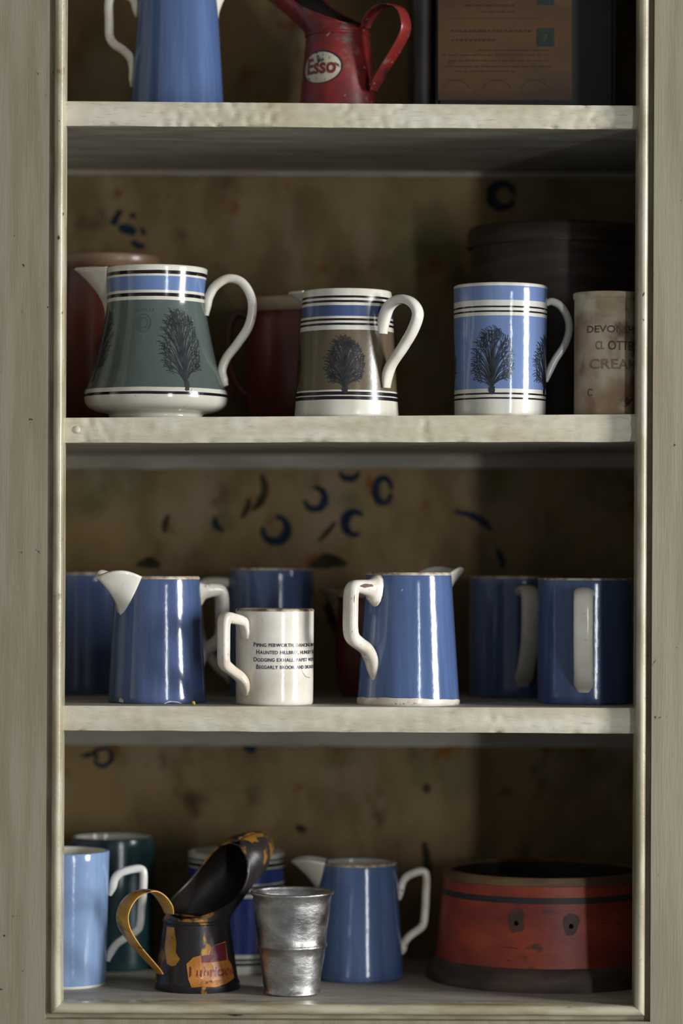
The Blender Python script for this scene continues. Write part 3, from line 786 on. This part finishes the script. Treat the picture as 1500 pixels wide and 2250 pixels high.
def loop_mug(c, i, d, ytop, r, label, haz, mat, inner=None, rb=None, loop=None, hm=None, group=None, rim=True):
    s = S(d); loc = place(c, i, d); t = thing('blue_mug', label, 'mug', loc, group)
    H = hgt(ytop, c, d, i); outer = cone((rb or r) * s, r * s, H)
    body(t, outer, [mat, inner or M['cream']])
    if rim:
        v, f, mi = lathe_data([(r * s + 0.0001, H - 0.002, 0), (r * s + 0.0002, H - 0.0012, 0), (r * s - 0.0012, H + 0.00015, 0), (r * s - 0.0026, H + 0.0001, 0)], 96)
        mesh('rim', v, f, M['rimbrown'], t, smooth=60)
    lp = loop or [(0.0, 0.88), (0.020, 0.885), (0.029, 0.82), (0.030, 0.66), (0.026, 0.44), (0.012, 0.25), (0.001, 0.16), (-0.001, 0.10)]
    pth = [(r * s + a, H * b) for a, b in lp]
    sweep(t, 'handle', hm or M['cream'], haz, pth, [(0.0052, 0.0088)] + [(0.0048, 0.0088)] * (len(pth) - 3) + [(0.0045, 0.009), (0.0015, 0.005)], sq=0.85)
    return t
loop_mug(1285.5, 3, 0.094, 1270, 104, 'blue mug with handle facing out, against the side of the cupboard', -6, M['blueD'])
loop_mug(1129, 3, 0.222, 1266, 99, 'blue mug half hidden behind another mug, handle angled aside', 9, M['blueD'])
loop_mug(596.5, 3, 0.205, 1248, 93.5, 'blue mug standing behind the white verse mug', -88, M['blueD'])
loop_mug(192, 3, 0.245, 1258, 92, 'dark blue mug in the shadow behind the deep blue jug', 100, M['blueD'])
t = red_jug(815, 3, 0.205, 1296, 78, 'red brown jug with pale lip behind the mid blue jug', rim=16, sp=-95)
# the little yellow lump
p = P(425, 1545.5, 0.03)
yb = bmesh.new(); bmesh.ops.create_icosphere(yb, subdivisions=2, radius=0.0019)
for q in yb.verts: q.co *= 1 + 0.25 * noise.noise(q.co * 700); q.co.z += 0.0015
me = bpy.data.meshes.new('wax_crumb'); yb.to_mesh(me); yb.free(); me.materials.append(M['yellow'])
for q in me.polygons: q.use_smooth = True
o = bpy.data.objects.new('wax_crumb', me); C.objects.link(o); o.location = (p.x, 0.03, shelf_z(3, p.x))
o['label'] = 'tiny yellow crumb on the shelf beside the deep blue jug'; o['category'] = 'crumb'

# ------------------------------------------------------------------ bottom of the cupboard
def pale_mug():
    c, i, d = 146, 4, 0.108; s = S(d); loc = place(c, i, d)
    t = thing('pale_mug', 'tall pale blue mug with white angular handle at cupboard side', 'mug', loc)
    H = hgt(1868, c, d, i); outer = cone(90 * s, 97 * s, H)
    body(t, outer, [M['sky'], M['cream']], th=0.0028)
    v, f, mi = lathe_data([(90 * s - 0.0009, 0.0, 0), (90 * s + 0.00015, 0.0012, 0), (90 * s + 0.0003, 0.0024, 0)], 96); mesh('foot_ring', v, f, M['white'], t)
    pth = [(98, 1968), (104, 1950), (109, 1932), (121, 1919), (148, 1911), (166, 1911), (172, 1922), (171, 1960), (168, 2000), (165, 2032), (158, 2046), (136, 2060), (114, 2075), (101, 2093), (95, 2113)]
    sec = [(4, 7)] + [(9, 10)] * 13 + [(4, 6)]
    sweep(t, 'handle', M['white'], 97, hpath(c, d, i, pth, s), [(a * s, b * s) for a, b in sec])
pale_mug()
loop_mug(251, 4, 0.225, 1837, 92, 'dark green mug with pale rim behind the pale blue mug', 165, M['teal'], M['white'], rim=False).name = 'green_mug'
def band_mug():
    c, i, d = 522, 4, 0.212; s = S(d); loc = place(c, i, d)
    t = thing('banded_mug', 'navy and white striped mug behind the oil can', 'mug', loc)
    H = hgt(1869, c, d, i); outer = cone(104 * s, 106 * s, H)
    zz = lambda z: hgt(1820 + z / 3.26, c, d - 0.042, i)
    nb = (66, 84, 150); nb2 = (52, 66, 128)
    bd = [(zz(987), WHT), (zz(968), BLK), (zz(953), WHT), (zz(938), BLK), (zz(908), WHT), (zz(503), nb2), (zz(478), WHT), (zz(456), BLK), (zz(440), WHT), (zz(418), BLK), (zz(408), WHT), (zz(300), nb), (zz(288), WHT), (zz(262), BLK), (zz(246), WHT), (zz(233), BLK), (0.14, WHT)]
    mt = gmat('navy_banded_glaze', WHT, (210, 212, 220), 50, STREAK, rough=0.12, bump=GB, bands=bd, mot=0.6)
    body(t, outer, [mt, M['white']])
    r = 106 * s
    sweep(t, 'handle', M['white'], 185, [(r - 0.001, H * 0.85), (r + 0.02, H * 0.86), (r + 0.03, H * 0.7), (r + 0.026, H * 0.45), (r + 0.008, H * 0.25), (r - 0.001, H * 0.18)], [(0.004, 0.006)] * 6)
band_mug()

def oil_can(c, i, d, ybase, ycol, rb, rc, label, mats, hand, hpts, hsec, spaz, tip, hole, hrot=0.0, name='oil_can', flare=1.0, fd=None):
    """pourer: tapered body, collar, hooded funnel leaning into a spout, filling hole on the handle side, strap handle"""
    s = S(d); loc = place(c, i, d); t = thing(name, label, 'oil can', loc)
    mb, mh, mstrap = mats
    hc = hgt(ycol, c, d, i); rb *= s; rc *= s
    outer = [(rb * 0.985, 0), (rb, 0.001), (rb, 0.006), (rb * 0.965, 0.0075), (rb * 0.95, 0.010)] + [(rb * 0.95 + (rc - rb * 0.95) * k / 10, 0.010 + (hc - 0.010) * k / 10) for k in range(1, 11)]
    v, f, mi = lathe_data([(0.0004, 0.001, 0), (rb * 0.95, 0.001, 0)] + [(r, h, 0) for r, h in outer], 72)
    mesh('body', v, f, mb, t, smooth=35)
    # collar bead
    v, f, mi = lathe_data([(rc - 0.0005, hc - 0.0022, 0), (rc + 0.0008, hc - 0.0014, 0), (rc + 0.0013, hc, 0), (rc + 0.0008, hc + 0.0014, 0), (rc - 0.0005, hc + 0.0022, 0)], 72)
    mesh('collar', v, f, mb, t, smooth=60)
    # hood
    tx, th_ = tip; dv = dirv(spaz); B = Vector((-dv.y, dv.x, 0))
    n, k = 34, 48; V, Fc = [], []; edgeA = []; edgeB = []
    for a in range(n + 1):
        u = a / n
        ctr = dv * (tx * (u ** 1.4)) + Vector((0, 0, hc + (th_ - hc) * (u ** 0.92)))
        rr = rc * (1 - u ** 2.6) ** 0.9 + (0.0105 if u > 0.8 else 0.0105 * (u / 0.8) ** 4) * u
        tilt = math.radians(52) * min(1, u * 1.3)
        e1 = dv * math.cos(tilt) - Vector((0, 0, 1)) * math.sin(tilt)     # across the axis, in the lean plane
        lo, hi, phm = hole
        w_ = (u - (lo + hi) / 2) / ((hi - lo) / 2)
        ph = phm * math.sqrt(max(0, 1 - w_ * w_)) if abs(w_) < 1 else 0.0
        for j in range(k + 1):
            ang = math.radians(hrot) + math.radians(ph) + (2 * math.pi - 2 * math.radians(ph)) * j / k    # 0 = handle side
            q = ctr - e1 * (rr * math.cos(ang)) + B * (rr * math.sin(ang))
            V.append(q)
        if ph > 0: edgeA.append(V[-(k + 1)]); edgeB.append(V[-1])
    for a in range(n):
        for j in range(k): q = a * (k + 1) + j; Fc.append((q, q + 1, q + k + 2, q + k + 1))
    o = mesh('hood', V, Fc, mh, t, smooth=60); fixn(o)
    o.data.materials.append(M['dark']); sd = o.modifiers.new('wall', 'SOLIDIFY'); sd.thickness = 0.0009; sd.offset = 0; sd.material_offset = 1
    loop = edgeA + edgeB[::-1]
    # rolled edge of the hole
    v, f = [], []; m = len(loop); kk = 6
    for a in range(m):
        p0, p1 = loop[a - 1], loop[(a + 1) % m]; T = (p1 - p0).normalized(); N1 = T.orthogonal().normalized(); N2 = T.cross(N1)
        N1 = (Vector((0, 0, 1)) - T * T.z).normalized(); N2 = T.cross(N1)
        for b in range(kk): an = 2 * math.pi * b / kk; v.append(loop[a] + (N1 * math.cos(an) + N2 * math.sin(an)) * 0.0009)
    for a in range(m):
        for b in range(kk): f.append((a * kk + b, a * kk + (b + 1) % kk, ((a + 1) % m) * kk + (b + 1) % kk, ((a + 1) % m) * kk + b))
    fixn(mesh('rolled_edge', v, f, mh, t, smooth=60))
    sweep(t, 'handle', mstrap, hand, hpts(s, hc), [(a * s, b * s) for a, b in hsec], n=8, sq=0.55)
    return t, outer, s, hc

# yellow and black can
cM3 = 436
def hp_lub(s, hc):
    c, i, d = cM3, 4, 0.087
    k = 0.743     # sin of the handle azimuth
    pts = [(58, 2010), (64, 1990), (80, 1966), (102, 1955), (134, 1966), (152, 1996), (150, 2030), (128, 2070), (98, 2110), (84, 2128), (76, 2140)]
    return [(o / k * s, hgt(y, c, d - 0.03, i)) for o, y in pts]
t, outer, s, hc = oil_can(cM3, 4, 0.087, 2187, 2022, 95, 72, 'black and worn yellow oil pourer with gold strap handle',
    (M['tinblack'], M['tingold'], M['gold']), -48, hp_lub, [(2.2, 16)] + [(2.6, 21)] * 6 + [(2.6, 18), (2.6, 15), (2.4, 13), (2.2, 11)], 132, (0.080, hgt(1845, cM3, 0.14, 4)), (0.03, 0.74, 88), -20)
zz = lambda z: hgt(1800 + z / 4.1667, cM3, 0.05, 4)
azl = lambda px, r: math.degrees(math.asin(max(-1, min(1, (px - cM3) / r))))
def patch(parent, name, m, outer, az, pts, off=0.0003):
    """irregular paint patch: outline in (px offset, height)"""
    vs = pts; bm = bmesh.new()
    fc = bm.faces.new([bm.verts.new((a, b, 0)) for a, b in vs])
    bmesh.ops.triangulate(bm, faces=[fc]); 
    bmesh.ops.subdivide_edges(bm, edges=bm.edges[:], cuts=3, use_grid_fill=True)
    V = [(q.co.x, q.co.y) for q in bm.verts]; bm.verts.index_update(); Fc = [tuple(q.index for q in f_.verts) for f_ in bm.faces]; bm.free()
    return mesh(name, wrap_pts(V, outer, az, off), Fc, m, parent, smooth=0)
X_ = lambda z, az0: math.asin(max(-0.97, min(0.97, (260 + z / 4.1667 - cM3) / 90.0))) * 90 * s + 0.0017   # arc from the can's front
lab = [(640, 1330), (700, 1270), (770, 1250), (800, 1310), (850, 1200), (900, 1160), (1000, 1140), (1020, 1300), (1060, 1370), (1075, 1480), (1000, 1520), (900, 1540), (780, 1530), (690, 1540), (660, 1470)]
patch(t, 'orange_label', M['label'], outer, 0, [(X_(a, 0), zz(b)) for a, b in lab])
patch(t, 'label_block', M['maroon'], outer, 0, [(X_(a, 0), zz(b)) for a, b in ((780, 1320), (775, 1255), (850, 1250), (870, 1170), (1000, 1150), (1010, 1310))], 0.0005)
patch(t, 'paint_patch', M['gold'], outer, 0, [(X_(a, 0), zz(b)) for a, b in ((440, 1010), (520, 1010), (545, 1150), (540, 1230), (580, 1290), (540, 1350), (500, 1360), (460, 1340), (430, 1200))])
lettering(t, 'lettering', M['redink'], 'Lubricant', 0.0125, outer, -9.0, zz(1445), 118 * s, squash=1.0, bold=0.0004)

# red can
cT2 = 737
def hp_esso(s, hc):
    c, i, d = cT2, 1, 0.12
    pts = [(60, 60), (66, 44), (82, 24), (106, 17), (134, 28), (146, 58), (144, 84), (122, 124), (98, 160), (86, 182), (78, 200)]
    return [(o / 0.788 * s, hgt(y, c, d - 0.02, i)) for o, y in pts]
t, outer, s, hc = oil_can(cT2, 1, 0.12, 224, 80, 89, 70, 'chipped red oil pourer with white oval badge', (M['redtin'], M['redtin'], M['redtin']), 52, hp_esso,
    [(2.4, 14)] + [(2.6, 18)] * 9 + [(2.2, 12)], -122, (0.104, hgt(-100, cT2, 0.16, 1)), (0.03, 0.74, 95), 8)
hh = lambda y: hgt(y, cT2, 0.085, 1)
v, f = [], []
def disc(cx, cy, rx, ry, az, off, m, name):
    V, Fc = [(0, 0)], []; nr, nk = 5, 32
    for a in range(1, nr + 1):
        for k in range(nk): an = 2 * math.pi * k / nk; V.append((rx * a / nr * math.cos(an), ry * a / nr * math.sin(an)))
    for k in range(nk): Fc.append((0, 1 + k, 1 + (k + 1) % nk))
    for a in range(nr - 1):
        for k in range(nk): k2 = (k + 1) % nk; Fc.append((1 + a * nk + k, 1 + a * nk + k2, 1 + (a + 1) * nk + k2, 1 + (a + 1) * nk + k))
    return mesh(name, wrap_pts([(cx + x, cy + y) for x, y in V], outer, az, off), Fc, m, t, smooth=0)
azE = math.degrees(math.asin((697 - cT2) / 80.0))
disc(0.0006, hh(144), 51 * s, 37 * s, azE, 0.0003, M['navy'], 'badge_border')
disc(0, hh(145), 48 * s, 34 * s, azE, 0.0005, M['oval'], 'badge')
V, Fc = text_mesh('Esso', 0.020, 0.0006); mx = max(a for a, b in V); k = 76 * s / mx
o = mesh('lettering', wrap_pts([(a * k - 38 * s, hh(158) + b * 1.0) for a, b in V], outer, azE, 0.0008), Fc, M['redink'], t, smooth=0)

def beaker():
    c, i, d = 645, 4, 0.056; s = S(d); loc = place(c, i, d)
    t = thing('pewter_beaker', 'dented grey pewter beaker with raised rib round its middle', 'beaker', loc)
    H = hgt(1957, c, d, i); rb, rt = 61 * s, 88 * s; hr = hgt(2086, c, d - 0.03, i)
    R = lambda h: rb + (rt - rb) * h / H
    outer = [(rb - 0.0006, 0), (rb + 0.0008, 0.001), (rb + 0.0008, 0.003), (rb + 0.0001, 0.0042)]
    hs = [H * k / 16 for k in range(2, 15)]
    for h in hs:
        if abs(h - hr) > 0.004: outer.append((R(h), h))
    outer += [(R(hr - 0.0025), hr - 0.0025), (R(hr) + 0.0010, hr - 0.0012), (R(hr) + 0.0014, hr), (R(hr) + 0.0010, hr + 0.0012), (R(hr + 0.0025), hr + 0.0025)]
    outer.sort(key=lambda q: q[1])
    outer += [(R(H - 0.0045), H - 0.0045), (rt + 0.0012, H - 0.003), (rt + 0.0017, H - 0.0015), (rt + 0.0017, H)]
    o = body(t, outer, [M['pewter'], M['pewter']], th=0.0022, floor=0.004)
    for q in o.data.vertices:
        n = noise.noise(q.co * 38) * 0.0009 + noise.noise(q.co * 90) * 0.0003
        r = math.hypot(q.co.x, q.co.y)
        if r > 0.01 and q.co.z > 0.004: q.co.x *= 1 + n / r; q.co.y *= 1 + n / r
beaker()
HP6 = [(90, 1978), (92, 1960), (96, 1942), (107, 1927), (130, 1917), (145, 1917), (150, 1930), (149, 1965), (147, 2004), (144, 2030), (136, 2042), (116, 2056), (102, 2072), (98, 2088), (95, 2098)]
s6 = S(0.16)
blue_jug(790, 4, 0.16, 1892, 100, 84, 'clean mid blue jug with white spout behind the pewter beaker', -92, 98, M['blueB'],
         hp=([(o / 0.99 * s6, hgt(y, 790, 0.16, 4)) for o, y in HP6], [(4 * s6, 7 * s6)] + [(9 * s6, 10 * s6)] * 13 + [(4 * s6, 6 * s6)]), sp=(32, 64, 74, 6))

def drum():
    c, i, d = 1197, 4, 0.168; s = S(d); loc = place(c, i, d)
    t = thing('painted_drum', 'low round red painted wooden drum with dark stripe and two holes', 'drum', loc, rot=(0, 0, 0))
    H = hgt(1907, c, d, i); rt, rb = 218 * s, 240 * s
    zz = lambda z: hgt(1820 + z / 2.419, c, d - 0.095, i)
    h1, h2, h3, h4 = zz(745), zz(405), zz(368), zz(312)
    R = lambda h: rb + (rt - rb) * h / H
    th = 0.006
    def ringpart(name, prof, m):
        v, f, mi = lathe_data([(r, h, 0) for r, h in prof], 96); mesh(name, v, f, m, t, smooth=40)
    ringpart('base_band', [(0.0004, 0.001), (256 * s, 0.0), (258 * s, 0.004), (252 * s, 0.014), (R(h1) + 0.002, h1 - 0.002), (R(h1) - 0.001, h1 + 0.001)], M['drumbase'])
    holes = [(math.degrees(math.asin((px - c) / 228.0)), zz(pz)) for px, pz in ((1124, 508), (1240, 520))]
    v, f, mi = lathe_data([(R(h1), h1 - 0.001, 0)] + [(R(h1 + (h4 - h1) * k / 50), h1 + (h4 - h1) * k / 50, 0) for k in range(51)], 300)
    hc3 = [dirv(a) * R(h) + Vector((0, 0, h)) for a, h in holes]
    f = [q for q in f if all((sum((Vector(v[k]) for k in q), Vector()) / 4 - p).length > 0.0036 for p in hc3)]
    mesh('body', v, f, M['drumred'], t, smooth=40)
    ringpart('rim_band', [(R(h4), h4 - 0.0005), (R(h4) + 0.0016, h4), (R(H) + 0.0018, H - 0.003), (R(H) + 0.0004, H), (R(H) - th + 0.001, H), (R(H) - th, H - 0.002)], M['drumtan'])
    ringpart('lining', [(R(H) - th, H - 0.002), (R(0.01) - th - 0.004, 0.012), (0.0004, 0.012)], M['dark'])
    hb0, hb1 = zz(404), zz(372)
    outer = [(rb, 0), (rt, H)]
    ringpart('stripe', [(R(hb0), hb0), (R(hb0) + 0.0006, hb0 + 0.0002), (R(hb1) + 0.0006, hb1 - 0.0002), (R(hb1), hb1)], M['drumband'])
    for az, hc in holes:
        n = 24; V, Fc = [], []                      # worn ring of wood round the hole
        for k in range(n):
            a = 2 * math.pi * k / n; rr = (17 + 6 * noise.noise(Vector((math.cos(a) * 1.5, math.sin(a) * 1.5, az)))) * s
            for w_ in (0.0, 0.5, 1.0):
                x_, y_ = 0.0023 * math.cos(a), 0.0023 * math.sin(a)
                X2, Y2 = rr * math.cos(a), 0.002 + rr * 1.5 * math.sin(a)
                V.append((x_ + (X2 - x_) * w_, hc + y_ + (Y2 - y_) * w_))
        for k in range(n):
            k2 = (k + 1) % n
            for q in range(2): Fc.append((3 * k + q, 3 * k + q + 1, 3 * k2 + q + 1, 3 * k2 + q))
        mesh('worn_patch', wrap_pts(V, outer, az, 0.0006), Fc, M['stain'], t, smooth=0)
        dv = dirv(az); B = Vector((-dv.y, dv.x, 0)); r0 = interp(outer, hc); v, f = [], []
        for rad in (r0 + 0.0006, r0 - th + 0.0003):      # bore through the wall to the dark lining
            for k in range(n): a = 2 * math.pi * k / n; v.append(dv * rad + B * (0.0023 * math.cos(a)) + Vector((0, 0, hc + 0.0023 * math.sin(a))))
        for k in range(n): f.append((k, (k + 1) % n, n + (k + 1) % n, n + k))
        mesh('hole', v, f, M['stain'], t)
drum()

# ------------------------------------------------------------------ top shelf
sT = S(0.12); HT = 0.120
PT = [(90, 40), (91, 22), (95, 6), (108, -6), (134, -8), (147, -2), (151, 16), (150, 50), (149, 82), (140, 99), (118, 114), (102, 132), (97, 154), (97, 176), (100, 194)]
blue_jug(385, 1, 0.12, -72, 104, 82, 'blue jug with old cream handle on the upper shelf near the red pourer', 98, -84, M['blueA'],
         hp=([(o * sT, hgt(y, 385, 0.12, 1)) for o, y in PT], [(4 * sT, 7 * sT)] + [(10 * sT, 11 * sT)] * 13 + [(4 * sT, 6 * sT)]), sp=(32, 64, 110, 8))
def tin_box():
    d = 0.10; a, b = P(957, 222, d), P(1352, 222, d)
    X0, X1 = a.x, b.x; dep = 0.15; Z0 = shelf_z(1, (X0 + X1) / 2); H = 0.215
    t = thing('printed_tin', 'tall golden brown printed tin box with faded text', 'tin', ((X0 + X1) / 2, d + dep / 2, Z0))
    w2 = (X1 - X0) / 2
    bm = bmesh.new(); bmesh.ops.create_cube(bm, size=1.0)
    for q in bm.verts: q.co = Vector((q.co.x * 2 * w2, q.co.y * dep, (q.co.z + 0.5) * (H - 0.012)))
    bmesh.ops.bevel(bm, geom=[e for e in bm.edges], offset=0.004, segments=3, affect='EDGES')
    me = bpy.data.meshes.new('body'); bm.to_mesh(me); bm.free(); me.materials.append(M['tingreen'])
    o = bpy.data.objects.new('body', me); C.objects.link(o); o.parent = t
    bm = bmesh.new(); bmesh.ops.create_cube(bm, size=1.0)
    for q in bm.verts: q.co = Vector((q.co.x * (2 * w2 + 0.003), q.co.y * (dep + 0.003), H - 0.012 + (q.co.z + 0.5) * 0.016))
    bmesh.ops.bevel(bm, geom=[e for e in bm.edges], offset=0.003, segments=2, affect='EDGES')
    me = bpy.data.meshes.new('lid'); bm.to_mesh(me); bm.free(); me.materials.append(M['tingreen'])
    o = bpy.data.objects.new('lid', me); C.objects.link(o); o.parent = t
    yf = -dep / 2 - 0.0002
    def L(px, py, off=0.0): p = P(px, py, d); return (p.x - (X0 + X1) / 2, yf - off, p.z - Z0)
    def quad(name, x0, x1, y0, y1, m, off): mesh(name, [L(x0, y1, off), L(x1, y1, off), L(x1, y0, off), L(x0, y0, off)], [(0, 1, 2, 3)], m, t, smooth=0)
    quad('printed_panel', 962, 1256, -250, 220, M['tinbox'], 0.0001)
    quad('stamp', 1178, 1217, 62, 102, M['emblem'], 0.0003); quad('stamp', 1178, 1217, -30, 11, M['emblem'], 0.0003)
    V, Fc = text_mesh('7', 0.010)
    mesh('stamp_number', [Vector(L(1190, 92, 0.0005)) + Vector((q[0], 0, q[1])) for q in V], Fc, M['tinbox'], t, smooth=0)
    # rows of faded, unreadable print: dashes of word length
    rnd = random.Random(5); v, f = [], []
    def dash(x0, x1, y, h):
        o = len(v); v.extend([L(x0, y + h, 0.0004), L(x1, y + h, 0.0004), L(x1, y, 0.0004), L(x0, y, 0.0004)]); f.append((o, o + 1, o + 2, o + 3))
    for y, x0, x1, h in ((10, 1020, 1130, 4), (25, 1055, 1130, 2.5), (40, 990, 1190, 1.2), (66, 990, 1168, 5), (86, 992, 1090, 5), (109, 1050, 1205, 2.4), (120, 970, 1205, 2.4), (132, 985, 1205, 2.4), (145, 975, 1210, 2.4), (156, 1000, 1130, 2.4)):
        x = x0
        while x < x1:
            wd = rnd.uniform(7, 22) if h < 4.5 else rnd.uniform(5, 9); dash(x, min(x + wd, x1), y, h); x += wd + rnd.uniform(2.5, 4)
    for cx in (1000, 1091, 1175):
        for k in range(8):
            a0, a1 = math.pi * (0.12 + 0.095 * k), math.pi * (0.12 + 0.095 * (k + 1)); o = len(v)
            for a, r in ((a0, 1.0), (a1, 1.0), (a1, 0.95), (a0, 0.95)): v.append(L(cx - 34 * r * math.cos(a), 204 - 28 * r * math.sin(a), 0.0004))
            f.append((o, o + 1, o + 2, o + 3))
        dash(cx - 22, cx + 22, 174, 1.5)
    mesh('faded_print', v, f, M['tinink'], t, smooth=0)
    # dark neighbour
    a, b = P(905, 222, 0.1), P(947, 222, 0.1)
    t2 = thing('dark_book', 'dark brown upright book beside the golden tin', 'book', ((a.x + b.x) / 2, 0.19, shelf_z(1, a.x)))
    hw = (b.x - a.x) / 2
    def bx(name, x0, x1, y0, y1, z0, z1, m):
        vv = [(x, y, z) for x in (x0, x1) for y in (y0, y1) for z in (z0, z1)]
        mesh(name, vv, [(0, 1, 3, 2), (4, 6, 7, 5), (0, 4, 5, 1), (2, 3, 7, 6), (0, 2, 6, 4), (1, 5, 7, 3)], m, t2, smooth=0)
    bx('cover', -hw, -hw + 0.0025, -0.088, 0.08, 0, 0.20, M['dark']); bx('cover', hw - 0.0025, hw, -0.088, 0.08, 0, 0.20, M['dark'])
    bx('pages', -hw + 0.0025, hw - 0.0025, -0.083, 0.076, 0.003, 0.197, M['tan'])
    v, f = [], []
    for k in range(9):
        a = math.pi * k / 8
        for z in (0, 0.2): v.append((-hw * math.cos(a), -0.088 - 0.006 * math.sin(a), z))
    for k in range(8): f.append((2 * k, 2 * k + 2, 2 * k + 3, 2 * k + 1))
    mesh('spine', v, f, M['dark'], t2)
tin_box()
